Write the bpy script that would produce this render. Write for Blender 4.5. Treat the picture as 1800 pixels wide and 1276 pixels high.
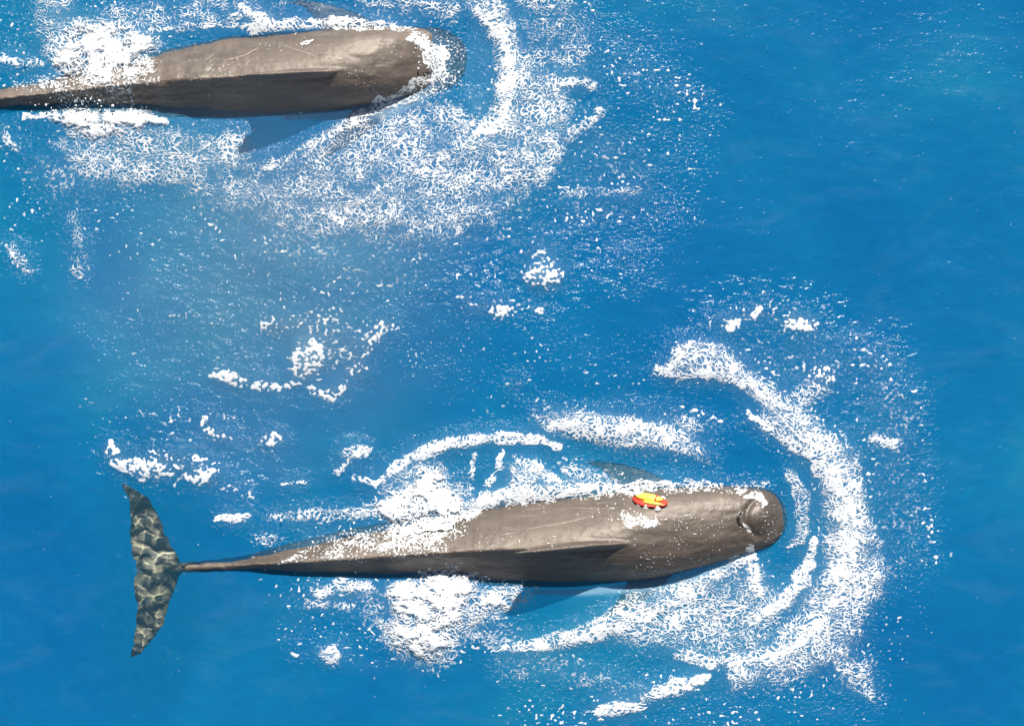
import bpy, bmesh, math, random
import numpy as np
from mathutils import Vector
from mathutils.bvhtree import BVHTree

# ------------------------------------------------------------------ camera, sky, sun
scene = bpy.context.scene
for o in list(bpy.data.objects):
    bpy.data.objects.remove(o)
COL = scene.collection
H = 16.0            # drone height above the sea, looking straight down
S = 225.0           # photograph pixels per metre at the water line
CX, CY = 900.0, 638.0

cam_d = bpy.data.cameras.new('camera')
cam = bpy.data.objects.new('camera', cam_d)
COL.objects.link(cam)
cam.location = (0, 0, H)
cam_d.sensor_fit = 'HORIZONTAL'
cam_d.angle_x = 2 * math.atan((1800 / S / 2) / H)
cam_d.clip_end = 20000
scene.camera = cam

SUN_EL, SUN_AZ = math.radians(44), math.radians(8)       # azimuth from +Y (top of the picture) towards +X
world = bpy.data.worlds.new('World')
scene.world = world
world.use_nodes = True
wn = world.node_tree.nodes
sky = wn.new('ShaderNodeTexSky')
sky.sky_type = 'NISHITA'
sky.sun_disc = False
sky.sun_elevation = SUN_EL
sky.sun_rotation = SUN_AZ
bg = wn['Background']
bg.inputs['Strength'].default_value = 0.05
world.node_tree.links.new(sky.outputs[0], bg.inputs['Color'])

sun_d = bpy.data.lights.new('sun', 'SUN')
sun_d.energy = 5.0
sun_d.angle = math.radians(0.53)
sun_d.color = (1.0, 0.965, 0.9)
sun_d.cycles.is_caustics_light = True
sun = bpy.data.objects.new('sun', sun_d)
COL.objects.link(sun)
sdir = Vector((math.sin(SUN_AZ) * math.cos(SUN_EL), math.cos(SUN_AZ) * math.cos(SUN_EL), math.sin(SUN_EL)))
sun.rotation_euler = sdir.to_track_quat('Z', 'Y').to_euler()
sun.location = sdir * 50

scene.view_settings.view_transform = 'Standard'
scene.view_settings.look = 'None'
scene.view_settings.exposure = 0.3
scene.view_settings.gamma = 1
scene.cycles.transparent_max_bounces = 12
scene.cycles.max_bounces = 8

rng = np.random.default_rng(7)
random.seed(7)

# ------------------------------------------------------------------ helpers
def wx(px, z=0.0): return (np.asarray(px, float) - CX) / S * (H - z) / H
def wy(py, z=0.0): return (CY - np.asarray(py, float)) / S * (H - z) / H

_perm = rng.permutation(512)
_grad = rng.uniform(0, 2 * math.pi, 512)
_gx, _gy = np.cos(_grad), np.sin(_grad)
def perlin(x, y):
    xi, yi = np.floor(x).astype(np.int64), np.floor(y).astype(np.int64)
    xf, yf = x - xi, y - yi
    u, v = xf**3 * (xf * (xf * 6 - 15) + 10), yf**3 * (yf * (yf * 6 - 15) + 10)
    def g(ix, iy, dx, dy):
        h = _perm[(_perm[ix & 511] + iy) & 511]
        return _gx[h] * dx + _gy[h] * dy
    a, b = g(xi, yi, xf, yf), g(xi + 1, yi, xf - 1, yf)
    c, d = g(xi, yi + 1, xf, yf - 1), g(xi + 1, yi + 1, xf - 1, yf - 1)
    return ((a + (b - a) * u) + ((c + (d - c) * u) - (a + (b - a) * u)) * v) * 1.5
def fbm(x, y, o=4):
    s, a = 0, 1.0
    for k in range(o):
        s = s + a * perlin(x * 2**k + 17.3 * k, y * 2**k - 9.1 * k); a *= 0.5
    return s / 1.6
def smooth(a, n):
    k = np.exp(-0.5 * (np.arange(-3 * n, 3 * n + 1) / n) ** 2); k /= k.sum()
    return np.convolve(np.pad(a, 3 * n, mode='reflect', reflect_type='odd'), k, 'valid')
def sstep(a, b, x):
    t = np.clip((x - a) / (b - a), 0, 1); return t * t * (3 - 2 * t)

def mesh_obj(name, verts, faces, mat, parent=None, smooth_shade=True):
    me = bpy.data.meshes.new(name)
    verts = np.asarray(verts, np.float32)
    if isinstance(faces, np.ndarray):
        n, k = faces.shape
        me.vertices.add(len(verts)); me.vertices.foreach_set('co', verts.ravel())
        me.loops.add(n * k); me.loops.foreach_set('vertex_index', faces.astype(np.int32).ravel())
        me.polygons.add(n)
        me.polygons.foreach_set('loop_start', np.arange(0, n * k, k, dtype=np.int32))
        me.polygons.foreach_set('loop_total', np.full(n, k, np.int32))
        me.update(calc_edges=True)
    else:
        me.from_pydata([tuple(map(float, v)) for v in verts], [], faces)
    me.polygons.foreach_set('use_smooth', np.full(len(me.polygons), smooth_shade))
    me.materials.append(mat)
    o = bpy.data.objects.new(name, me)
    COL.objects.link(o)
    if parent: o.parent = parent
    return o
def tag(o, label=None, cat=None, kind=None, group=None):
    if label: o['label'] = label
    if cat: o['category'] = cat
    if kind: o['kind'] = kind
    if group: o['group'] = group
    return o
def new_mat(name):
    m = bpy.data.materials.new(name); m.use_nodes = True
    nt = m.node_tree
    for n in list(nt.nodes): nt.nodes.remove(n)
    out = nt.nodes.new('ShaderNodeOutputMaterial')
    return m, nt, out
def node(nt, typ, ins=None, **props):
    n = nt.nodes.new(typ)
    for k, v in props.items(): setattr(n, k, v)
    for k, v in (ins or {}).items():
        if hasattr(v, 'is_output') or isinstance(v, bpy.types.NodeSocket): nt.links.new(v, n.inputs[k])
        else: n.inputs[k].default_value = v
    return n
def ramp(nt, fac, stops):
    r = nt.nodes.new('ShaderNodeValToRGB')
    nt.links.new(fac, r.inputs[0])
    while len(r.color_ramp.elements) < len(stops): r.color_ramp.elements.new(0.5)
    for e, (p, c) in zip(r.color_ramp.elements, stops):
        e.position = p; e.color = (c[0], c[1], c[2], 1) if hasattr(c, '__len__') else (c, c, c, 1)
    return r.outputs[0]

# ------------------------------------------------------------------ painting fields on the water (photograph pixels -> metres)
def sd_seg(X, Y, a, b):
    ax, ay = a; bx, by = b
    dx, dy = bx - ax, by - ay
    t = np.clip(((X - ax) * dx + (Y - ay) * dy) / (dx * dx + dy * dy + 1e-9), 0, 1)
    return np.hypot(X - ax - t * dx, Y - ay - t * dy), t
class Field:
    """density 0..1 over a set of pixel coordinates"""
    def __init__(self, PX, PY):
        self.PX, self.PY = PX, PY
        self.D = np.zeros(PX.shape, np.float32)
    warp = None
    def coords(self, win):
        if self.warp is not None: return self.warp[0][win], self.warp[1][win]
        return self.PX[win], self.PY[win]
    def _win(self, x0, x1, y0, y1):
        m = 22 if self.warp is not None else 0
        ys = np.where((self.PY[:, 0] > y0 - m) & (self.PY[:, 0] < y1 + m))[0]
        xs = np.where((self.PX[0, :] > x0 - m) & (self.PX[0, :] < x1 + m))[0]
        if len(ys) == 0 or len(xs) == 0: return None
        return slice(ys[0], ys[-1] + 1), slice(xs[0], xs[-1] + 1)
    def stroke(self, pts, w, d, soft=1.0):
        """pts (x,y) or (x,y,w); soft = feather as a multiple of the width"""
        P = [(p[0], p[1], p[2] if len(p) > 2 else w) for p in pts]
        m = max(p[2] for p in P) * (1 + soft) + 4
        win = self._win(min(p[0] for p in P) - m, max(p[0] for p in P) + m, min(p[1] for p in P) - m, max(p[1] for p in P) + m)
        if win is None: return
        X, Y = self.coords(win)
        v = np.zeros(X.shape)
        for a, b in zip(P[:-1], P[1:]):
            dd, t = sd_seg(X, Y, a[:2], b[:2])
            ww = a[2] + (b[2] - a[2]) * t
            v = np.maximum(v, 1 - sstep(0, 1, (dd - ww * (1 - soft * .5)) / (ww * soft + 1e-6)))
        self.D[win] = np.maximum(self.D[win], v * d)
    def ell(self, x, y, rx, ry, d, rot=0, soft=.8):
        m = max(rx, ry) * (1 + soft)
        win = self._win(x - m, x + m, y - m, y + m)
        if win is None: return
        X, Y = self.coords(win); X, Y = X - x, Y - y
        c, s = math.cos(math.radians(rot)), math.sin(math.radians(rot))
        r = np.hypot((X * c + Y * s) / rx, (-X * s + Y * c) / ry)
        self.D[win] = np.maximum(self.D[win], d * (1 - sstep(1 - soft * .5, 1 + soft * .5, r)))
    def poly(self, pts, d, soft=20):
        m = soft + 4
        win = self._win(min(p[0] for p in pts) - m, max(p[0] for p in pts) + m, min(p[1] for p in pts) - m, max(p[1] for p in pts) + m)
        if win is None: return
        X, Y = self.coords(win)
        inside = np.zeros(X.shape, bool); dist = np.full(X.shape, 1e9)
        for a, b in zip(pts, pts[1:] + pts[:1]):
            dd, _ = sd_seg(X, Y, a, b); dist = np.minimum(dist, dd)
            c = ((a[1] > Y) != (b[1] > Y)) & (X < (b[0] - a[0]) * (Y - a[1]) / (b[1] - a[1] + 1e-9) + a[0])
            inside ^= c
        sd = np.where(inside, dist, -dist)
        self.D[win] = np.maximum(self.D[win], d * sstep(-soft, soft, sd))
    def cut(self, pts, soft=12, d=0.0):
        f = Field(self.PX, self.PY); f.poly(pts, 1.0, soft)
        self.D *= 1 - f.D * (1 - d)

SHADE_B = [(885, 1112), (905, 1045), (1075, 1035), (1100, 1050), (1040, 1085), (960, 1110)]     # foam left out where the fin's shadow falls, so the water looks shaded
SHADE_A = [(440, 285), (462, 212), (560, 204), (600, 208), (560, 235), (500, 275)]  # shadow of the other fin, likewise kept free of white foam

def f_bow_b(F):
    F.stroke([(1160, 652, 12), (1230, 640, 26), (1290, 655, 20), (1345, 690, 20), (1400, 745, 26), (1455, 800, 34), (1480, 860, 36), (1492, 930, 42),
              (1490, 990, 42), (1470, 1040, 40), (1430, 1095, 34), (1370, 1150, 34), (1300, 1186, 24)], 20, .70, 1.2)
    F.stroke([(1170, 660, 6), (1240, 658, 9), (1310, 675, 8), (1350, 702, 5)], 8, .92, 1)
    F.stroke([(1380, 742, 5), (1430, 785, 10), (1462, 830, 13), (1478, 880, 18), (1490, 940, 24), (1486, 990, 22), (1472, 1030, 15), (1440, 1075, 8)], 10, .95, 1)
    F.stroke([(1310, 725, 4), (1360, 760, 8), (1420, 800, 9), (1450, 850, 5)], 8, .85, 1)
    F.stroke([(1450, 1085, 6), (1400, 1128, 13), (1350, 1165, 9)], 10, .93, 1)
    F.stroke([(1480, 760, 6), (1500, 800, 10), (1510, 850, 6)], 8, .55, 1.2)
    F.stroke([(1500, 900), (1530, 960), (1520, 1030)], 22, .5, 1.2)
    F.stroke([(1200, 620, 20), (1260, 625, 22), (1300, 645, 10)], 20, .75, 1)
    F.stroke([(1395, 1030, 9), (1420, 990, 10), (1432, 950, 8)], 9, .8, .8)
    F.stroke([(1330, 1085, 8), (1375, 1055, 13), (1415, 1020, 13)], 9, .93, .7)
    F.stroke([(1318, 968, 9), (1325, 1000, 10), (1330, 1035, 14)], 9, .9, .9)
    F.stroke([(1390, 830, 8), (1412, 880, 16), (1405, 940, 14), (1390, 960, 8)], 10, .55, 1)
    F.poly([(1310, 740), (1400, 700), (1470, 790), (1490, 830), (1400, 800)], .55, 20)
    F.poly([(1380, 690), (1450, 660), (1460, 690), (1400, 720)], .5, 14)
    F.ell(1555, 775, 28, 10, .7, 10)
    F.poly([(1470, 960), (1550, 970), (1565, 1020), (1520, 1080), (1500, 1160), (1330, 1210), (1400, 1120)], .62, 30)
    F.poly([(1460, 1150), (1530, 1160), (1545, 1240), (1480, 1210)], .5, 25)
    F.poly([(1100, 1050), (1260, 1010), (1340, 1000), (1400, 1060), (1330, 1150), (1120, 1140), (1060, 1120)], .55, 30)
    F.stroke([(870, 1138, 6), (950, 1132, 13), (1030, 1112, 20), (1120, 1075, 24), (1220, 1035, 18), (1300, 985, 12)], 14, .78, .8)
    F.poly([(1050, 1092), (1080, 1050), (1200, 1012), (1240, 1030), (1120, 1095)], .62, 12)
    F.stroke([(1190, 1150), (1250, 1162), (1300, 1160)], 12, .7, 1)
    F.stroke([(1050, 1248, 8), (1090, 1245, 11), (1125, 1238, 7)], 8, .95, .7)
    F.stroke([(1125, 1225, 8), (1190, 1205, 15), (1240, 1192, 10)], 8, .92, .8)
    F.stroke([(880, 1170), (1000, 1180), (1120, 1215)], 26, .28, 1)
    F.stroke([(1560, 700), (1580, 780), (1560, 850)], 34, .2, 1.2)
    F.cut(SHADE_B)
def f_flank_b(F):
    F.stroke([(662, 852, 5), (690, 825, 9), (735, 797, 11), (800, 778, 11), (880, 768, 10), (950, 772, 8), (985, 785, 5)], 10, .9, .7)
    F.stroke([(620, 838, 4), (660, 850, 5)], 4, .9)
    F.ell(1080, 755, 135, 28, .8, 8, .7)
    F.ell(1200, 785, 60, 18, .6, 20)
    F.stroke([(815, 905, 14), (850, 882, 18), (920, 868, 15), (1000, 860, 13), (1090, 857, 9), (1180, 850, 6), (1270, 850, 4)], 12, .9, .8)
    F.stroke([(885, 795, 5), (880, 820, 5), (860, 850, 7)], 5, .9)
    F.stroke([(832, 800, 4), (830, 840, 5)], 5, .85)
    F.ell(925, 825, 32, 22, .8)
    F.stroke([(905, 850, 12), (950, 830, 12), (985, 850, 8)], 10, .85)
    F.poly([(990, 810), (1080, 830), (1100, 850), (1000, 860)], .45, 18)
    F.stroke([(1280, 860), (1345, 850)], 6, .4)
    F.stroke([(470, 910, 6), (560, 905, 12), (640, 900, 14), (690, 895, 14)], 10, .5, 1.2)
    F.stroke([(390, 913), (432, 908)], 7, .95, .6)
    F.stroke([(495, 852), (540, 846)], 4, .9, .6)
    F.ell(625, 795, 26, 12, .8); F.stroke([(612, 810), (590, 830)], 5, .8)
    F.stroke([(560, 1040, 10), (600, 1030, 14), (650, 1030, 12)], 12, .75)
    F.stroke([(540, 1060), (620, 1065)], 8, .6); F.ell(580, 1148, 22, 16, .85); F.stroke([(510, 1145), (520, 1152)], 4, .9)
    F.ell(1150, 760, 110, 45, .3)
    F.poly([(920, 720), (960, 700), (1060, 735), (960, 760)], .3, 15)
    F.poly([(600, 1020), (720, 1040), (690, 1130), (620, 1090)], .25, 20)
    F.ell(470, 945, 30, 10, .4)
def f_back_b(F):        # foam and drops lying on the wet back
    F.poly([(560, 945), (640, 935), (700, 920), (830, 890), (810, 940), (780, 970), (680, 975), (560, 980)], .5, 10)
    F.poly([(680, 925), (800, 900), (815, 935), (740, 965), (660, 970)], .74, 10)
    F.stroke([(490, 985), (560, 975), (640, 978)], 4, .6)
    F.stroke([(530, 968), (600, 955), (650, 945)], 6, .6)
    F.ell(1112, 908, 20, 10, .8, 0, .9); F.ell(1137, 915, 14, 7, .75, -30, .9); F.ell(1100, 900, 10, 6, .7)
    F.stroke([(1310, 870, 3), (1325, 869, 6), (1340, 880, 4), (1345, 890, 2)], 4, .97, .6)
    F.stroke([(1298, 915, 2), (1303, 925, 4), (1316, 932, 3)], 4, .8, .6)
    F.stroke([(700, 920), (810, 895)], 12, .8)
    F.stroke([(1000, 872), (1120, 862), (1250, 856), (1310, 858)], 5, .6)
    F.poly([(1330, 860), (1375, 870), (1380, 930), (1345, 960), (1320, 930)], .10, 10)
    F.poly([(840, 900), (1100, 870), (1330, 870), (1340, 950), (1150, 1020), (1100, 1000), (1110, 950), (830, 965)], .04, 10)
    F.poly([(1090, 940), (1330, 900), (1340, 955), (1200, 1000), (1100, 1015)], .06, 10)
def f_splash_b_top(F):
    F.ell(748, 872, 58, 46, .97, 0, 1.6); F.ell(715, 890, 50, 28, .85); F.ell(790, 890, 36, 22, .95)
    F.ell(770, 915, 50, 18, .9, -15)
def f_splash_b_low(F):
    F.ell(790, 1030, 44, 30, .98, 0, 1.6); F.ell(770, 1065, 55, 40, .97, 0, 1.6); F.ell(740, 1115, 55, 42, .93, 20, 1.6)
    F.ell(720, 1050, 40, 30, .8); F.ell(870, 1055, 55, 22, .62, -10, 1.6); F.ell(830, 1085, 55, 22, .55, -15, 1.6); F.ell(860, 1110, 50, 20, .34, 0, 1.6)
def f_bow_a(F):
    F.stroke([(850, -30, 16), (872, 20, 22), (890, 80, 22), (893, 150, 22), (882, 210, 24), (850, 240, 26), (800, 262, 18)], 16, .74, 1.2)
    F.stroke([(868, 0, 6), (884, 50, 11), (893, 110, 9), (892, 160, 11), (880, 205, 8), (858, 232, 9)], 9, .95, 1)
    F.stroke([(845, 20, 14), (875, 60, 18)], 14, .85)
    F.poly([(890, 40), (940, 100), (1000, 140), (1010, 240), (960, 330), (860, 330), (840, 260), (890, 200)], .58, 25)
    F.poly([(900, -40), (1000, -40), (1050, 80), (1030, 160), (930, 110), (900, 50)], .36, 25)
    F.stroke([(985, 140), (1040, 150)], 10, .7); F.stroke([(1000, 245), (1055, 200)], 9, .6)
    F.poly([(560, 240), (640, 210), (740, 180), (830, 180), (860, 260), (900, 330), (860, 370), (560, 330), (470, 290)], .50, 28)
    F.stroke([(470, 292, 8), (540, 250, 14), (620, 212, 14), (700, 180, 10), (760, 160, 8)], 12, .75, .8)
    F.poly([(290, 330), (420, 300), (560, 290), (800, 330), (960, 320), (880, 400), (740, 440), (560, 420), (400, 390)], .44, 45)
    F.poly([(470, 330), (700, 350), (830, 370), (740, 430), (520, 420)], .5, 40)
    F.poly([(740, 380), (860, 330), (930, 350), (800, 420)], .55, 40)
    F.poly([(600, -40), (840, -40), (850, 30), (780, 40), (640, 36)], .36, 15)
    F.stroke([(700, 0), (800, 20)], 10, .6)
    F.poly([(400, 420), (700, 430), (760, 500), (620, 500), (420, 480)], .2, 30)
    F.poly([(900, 330), (1120, 330), (1220, 380), (1000, 390)], .16, 30)
    F.stroke([(990, 340), (1120, 335)], 8, .4)
    F.poly([(1040, 60), (1220, 150), (1280, 200), (1150, 190), (1060, 140)], .12, 25)
    F.poly([(1010, 200), (1140, 260), (1160, 330), (1000, 330)], .13, 25)
    F.cut(SHADE_A)
def f_flank_a(F):
    F.poly([(60, -40), (140, -40), (130, 60), (150, 110), (90, 110), (60, 60)], .55, 18)
    F.poly([(130, 20), (430, -20), (560, -30), (480, 40), (330, 60), (200, 70)], .36, 20)
    F.stroke([(255, 62), (330, 48), (420, 42)], 8, .6)
    F.stroke([(425, 12, 6), (455, 32, 12), (475, 48, 10)], 8, .92)
    F.stroke([(440, 50, 9), (520, 43, 11), (600, 40, 9), (680, 46, 8), (735, 60, 7)], 9, .84, 1)
    F.stroke([(0, 105), (35, 112)], 8, .9); F.ell(60, 112, 16, 10, .7)
    F.poly([(80, 250), (250, 230), (440, 230), (470, 290), (350, 330), (160, 330)], .5, 20)
    F.poly([(60, 250), (160, 300), (180, 350), (80, 380), (40, 300)], .25, 25)
    F.stroke([(130, 380), (140, 480)], 14, .35, 1.2); F.stroke([(20, 440), (45, 470)], 12, .5)
    F.stroke([(0, 230), (30, 260)], 12, .4)
    F.stroke([(40, 207, 4), (100, 202, 6), (150, 200, 6)], 5, .9)
    F.ell(110, 60, 40, 40, .5)
    F.poly([(480, 205), (540, 200), (560, 215), (500, 230)], .22, 10)
    F.cut(SHADE_A)
def f_back_a(F):
    F.poly([(20, 155), (100, 130), (240, 110), (250, 150), (220, 190), (110, 190), (100, 165)], .5, 12)
    F.stroke([(720, 62, 4), (745, 80, 10), (765, 105, 20), (775, 130, 14), (740, 145, 8), (700, 165, 5), (670, 180, 4)], 10, .84, .7)
    F.ell(765, 100, 24, 20, .97, 0, .5); F.ell(735, 68, 20, 8, .92)
    F.poly([(700, 160), (800, 130), (810, 150), (730, 190), (690, 185)], .45, 12)
    F.stroke([(440, 52), (600, 48), (700, 55)], 5, .75)
    F.stroke([(232, 195, 3), (238, 150, 3), (240, 110, 4)], 3, .7)
    F.poly([(250, 100), (600, 60), (740, 80), (720, 170), (400, 200), (240, 195)], .03, 10)
    F.poly([(780, 60), (815, 90), (800, 140), (770, 140), (760, 70)], .2, 10)
    F.ell(545, 80, 10, 5, .7)
def f_splash_a(F):
    F.ell(190, 90, 60, 42, .98, 0, 1.6); F.ell(205, 122, 62, 30, .96, 0, 1.6); F.ell(130, 105, 38, 36, .66); F.ell(245, 80, 36, 20, .75)
    F.ell(170, 60, 70, 26, .55)
def f_splash_a_low(F):
    F.stroke([(100, 205, 10), (150, 212, 20), (200, 218, 20), (250, 208, 14), (290, 215, 8)], 15, .93, 1.6); F.ell(180, 232, 60, 14, .7)
def f_mid(F):           # sun glints between the two whales, painted as white foam
    F.ell(540, 630, 30, 38, .95, 20, .6); F.ell(560, 575, 70, 30, .45, 0, 1); F.ell(500, 570, 45, 20, .55); F.stroke([(640, 620, 8), (670, 575, 12), (690, 570, 8)], 8, .75)
    F.ell(630, 650, 20, 12, .85); F.stroke([(545, 685, 6), (580, 695, 10), (610, 672, 8)], 8, .85); F.ell(580, 600, 60, 50, .4)
    F.stroke([(372, 660, 8), (395, 664, 12), (425, 672, 8)], 8, .98, .6); F.stroke([(445, 678), (490, 680)], 8, .8); F.ell(515, 676, 12, 7, .9)
    F.ell(362, 735, 9, 11, .9); F.stroke([(365, 755, 6), (395, 770, 10), (410, 772, 5)], 6, .9); F.ell(480, 774, 20, 14, .85); F.ell(455, 780, 14, 7, .6)
    F.ell(380, 560, 220, 120, .035); F.ell(620, 500, 160, 60, .1)
def f_glint_left(F):  # sun glints above the flukes, drawn as white foam
    F.stroke([(185, 800, 6), (205, 790, 9), (198, 775, 6)], 7, .95, .6)
    F.stroke([(205, 815, 8), (250, 822, 20), (290, 828, 12)], 10, .99, .5); F.stroke([(300, 815), (320, 818)], 7, .9); F.stroke([(335, 838, 8), (362, 838, 14), (380, 828, 8)], 8, .97, .6)
    F.ell(350, 805, 14, 8, .85); F.stroke([(270, 800), (330, 802)], 8, .5); F.ell(300, 825, 90, 24, .2); F.stroke([(390, 852), (420, 860), (440, 872)], 6, .5)
def f_glint_mid(F):  # open-water sun glints, given a white foam shape
    F.ell(950, 488, 32, 18, .93, 10, .6); F.ell(960, 465, 20, 10, .6); F.ell(985, 480, 14, 12, .7); F.ell(880, 545, 22, 9, .75); F.stroke([(810, 525), (850, 545)], 8, .55)
    F.ell(950, 548, 12, 5, .8); F.ell(905, 672, 20, 8, .6); F.stroke([(1090, 450), (1105, 455)], 5, .7); F.ell(950, 440, 40, 30, .3); F.ell(860, 540, 60, 20, .25)
def f_glint_right(F):  # three sun glints made as bright foam blobs
    F.ell(1285, 572, 16, 10, .97, 0, .5); F.ell(1330, 548, 9, 14, .95, 0, .5); F.stroke([(1385, 565, 7), (1410, 570, 11), (1428, 572, 8)], 8, .98, .5)
    F.ell(1340, 515, 5, 6, .8); F.ell(1250, 560, 12, 8, .6); F.ell(1360, 560, 90, 30, .12); F.ell(1400, 625, 160, 40, .16)
    F.ell(1540, 640, 30, 24, .3); F.ell(1445, 660, 26, 18, .6)
def f_drops(F):         # scattered drops and flecks
    F.poly([(0, 430), (300, 480), (700, 520), (1150, 520), (1200, 330), (900, 400), (300, 380), (0, 250)], .035, 40)
    F.poly([(700, 560), (1250, 580), (1240, 700), (900, 720), (700, 680)], .03, 40)
    F.poly([(1560, 560), (1640, 700), (1680, 1000), (1580, 1260), (1540, 1100), (1600, 900)], .03, 40)
    F.poly([(1500, 620), (1620, 700), (1640, 1000), (1560, 1000), (1520, 800)], .19, 40)
    F.poly([(900, 1180), (1500, 1180), (1560, 1300), (850, 1300)], .06, 40)
    F.poly([(120, 640), (500, 700), (400, 800), (150, 760)], .03, 30)
    F.poly([(460, 1000), (700, 1000), (680, 1180), (480, 1150)], .05, 40)
    F.poly([(0, 0), (60, 0), (80, 240), (0, 300)], .04, 20)
    F.poly([(1040, 0), (1150, 80), (1280, 200), (1200, 380), (1080, 350)], .05, 40)
    F.poly([(-100, -60), (1900, -60), (1900, 1340), (-100, 1340)], .0025, 10)

# name, label, category, painter, height scale (m), on whale?
GROUPS = [
    ('wake_foam', 'broken white foam ring curving round the snout and flank of the tagged whale', 'foam', f_bow_b, .014, False),
    ('wake_foam', 'white foam line and patches along the sunlit flank of the tagged whale', 'foam', f_flank_b, .012, False),
    ('skin_foam', 'thin foam and water drops lying on the back of the tagged whale', 'foam', f_back_b, .004, True),
    ('splash', 'round white splash against the sunlit flank behind the tagged whale\'s dorsal fin', 'splash', f_splash_b_top, .03, True),
    ('splash', 'large two lobed white splash against the shaded flank of the tagged whale', 'splash', f_splash_b_low, .03, True),
    ('wake_foam', 'wide lacy foam field and curved bow wave round the untagged whale\'s head', 'foam', f_bow_a, .012, False),
    ('wake_foam', 'streaky white foam along both sides of the untagged whale\'s tail half', 'foam', f_flank_a, .012, False),
    ('skin_foam', 'foam and drops washing over the head and tail of the untagged whale', 'foam', f_back_a, .004, True),
    ('splash', 'blinding white splash over the tail stock of the untagged whale', 'splash', f_splash_a, .035, True),
    ('splash', 'low white splash along the shaded side of the untagged whale\'s tail stock', 'splash', f_splash_a_low, .02, True),
    ('glint_foam', 'sun glints between the two whales, modelled as a loose triangle of white foam', 'foam', f_mid, .007, False),
    ('glint_foam', 'bright sun glints just off the upper tip of the tail flukes, modelled as white foam', 'foam', f_glint_left, .007, False),
    ('glint_foam', 'sun glints in open water below the lacy foam field, modelled as a small clump of white foam', 'foam', f_glint_mid, .007, False),
    ('glint_foam', 'three small sun glints in open water beyond the broken foam ring, modelled as bright foam blobs', 'foam', f_glint_right, .007, False),
    ('foam_flecks', 'tiny white drops and flecks scattered singly over the blue water', 'foam', f_drops, .010, False),
]

# ------------------------------------------------------------------ materials
def make_skin(name, base, streak_rot, fluke_x=None):
    m, nt, out = new_mat(name)
    tc = node(nt, 'ShaderNodeTexCoord')
    mp = node(nt, 'ShaderNodeMapping', {'Vector': tc.outputs['Object'], 'Scale': (1.0, 3.2, 3.2), 'Rotation': (0, 0, streak_rot)})
    n1 = node(nt, 'ShaderNodeTexNoise', {'Vector': mp.outputs[0], 'Scale': 3.0, 'Detail': 6.0, 'Roughness': .62})
    n2 = node(nt, 'ShaderNodeTexNoise', {'Vector': tc.outputs['Object'], 'Scale': 2.2, 'Detail': 5.0})
    n3 = node(nt, 'ShaderNodeTexNoise', {'Vector': tc.outputs['Object'], 'Scale': 60.0, 'Detail': 4.0})
    a = node(nt, 'ShaderNodeMath', {0: n1.outputs[0], 1: .5}, operation='MULTIPLY')
    b = node(nt, 'ShaderNodeMath', {0: n2.outputs[0], 1: .35, 2: a.outputs[0]}, operation='MULTIPLY_ADD')
    c = node(nt, 'ShaderNodeMath', {0: n3.outputs[0], 1: .15, 2: b.outputs[0]}, operation='MULTIPLY_ADD')
    col = ramp(nt, c.outputs[0], [(.34, [v * .6 for v in base]), (.5, base), (.64, [v * 1.4 for v in base])])
    # fine pale rake marks along the body
    sm_ = node(nt, 'ShaderNodeMapping', {'Vector': tc.outputs['Object'], 'Scale': (1.2, 22, 6), 'Rotation': (0, 0, streak_rot * 2.5)})
    sn = node(nt, 'ShaderNodeTexNoise', {'Vector': sm_.outputs[0], 'Scale': 2.6, 'Detail': 3.0, 'Distortion': .8})
    sf = ramp(nt, sn.outputs[0], [(.60, 0.0), (.68, .35), (.72, .0)])
    mk = nt.nodes.new('ShaderNodeMixRGB'); nt.links.new(sf, mk.inputs[0]); nt.links.new(col, mk.inputs[1]); mk.inputs[2].default_value = (.30, .25, .20, 1)
    col = mk.outputs[0]
    if fluke_x is not None:        # paler olive on the flukes: light refracted through the water, painted into the skin
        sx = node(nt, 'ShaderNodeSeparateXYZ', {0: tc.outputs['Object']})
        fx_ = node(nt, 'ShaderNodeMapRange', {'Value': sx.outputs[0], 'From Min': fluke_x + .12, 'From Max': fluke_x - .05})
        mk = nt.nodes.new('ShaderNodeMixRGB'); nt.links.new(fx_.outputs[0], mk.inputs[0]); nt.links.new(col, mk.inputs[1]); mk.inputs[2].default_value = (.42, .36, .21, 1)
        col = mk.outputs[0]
    bump = node(nt, 'ShaderNodeBump', {'Height': n3.outputs[0], 'Strength': .18, 'Distance': .01})
    bump2 = node(nt, 'ShaderNodeBump', {'Height': n1.outputs[0], 'Strength': .15, 'Distance': .03, 'Normal': bump.outputs[0]})
    rgh = ramp(nt, n2.outputs[0], [(.3, .46), (.7, .58)])
    p = node(nt, 'ShaderNodeBsdfPrincipled', {'Base Color': col, 'Roughness': rgh, 'Normal': bump2.outputs[0], 'Specular IOR Level': 1.0, 'Specular Tint': (1.0, .91, .82, 1)})
    nt.links.new(p.outputs[0], out.inputs[0])
    return m
M_SKIN_A = make_skin('wet_skin_a', (.118, .090, .072), .05)
M_SKIN_B = make_skin('wet_skin_b', (.098, .074, .058), .08, -2.6)

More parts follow.
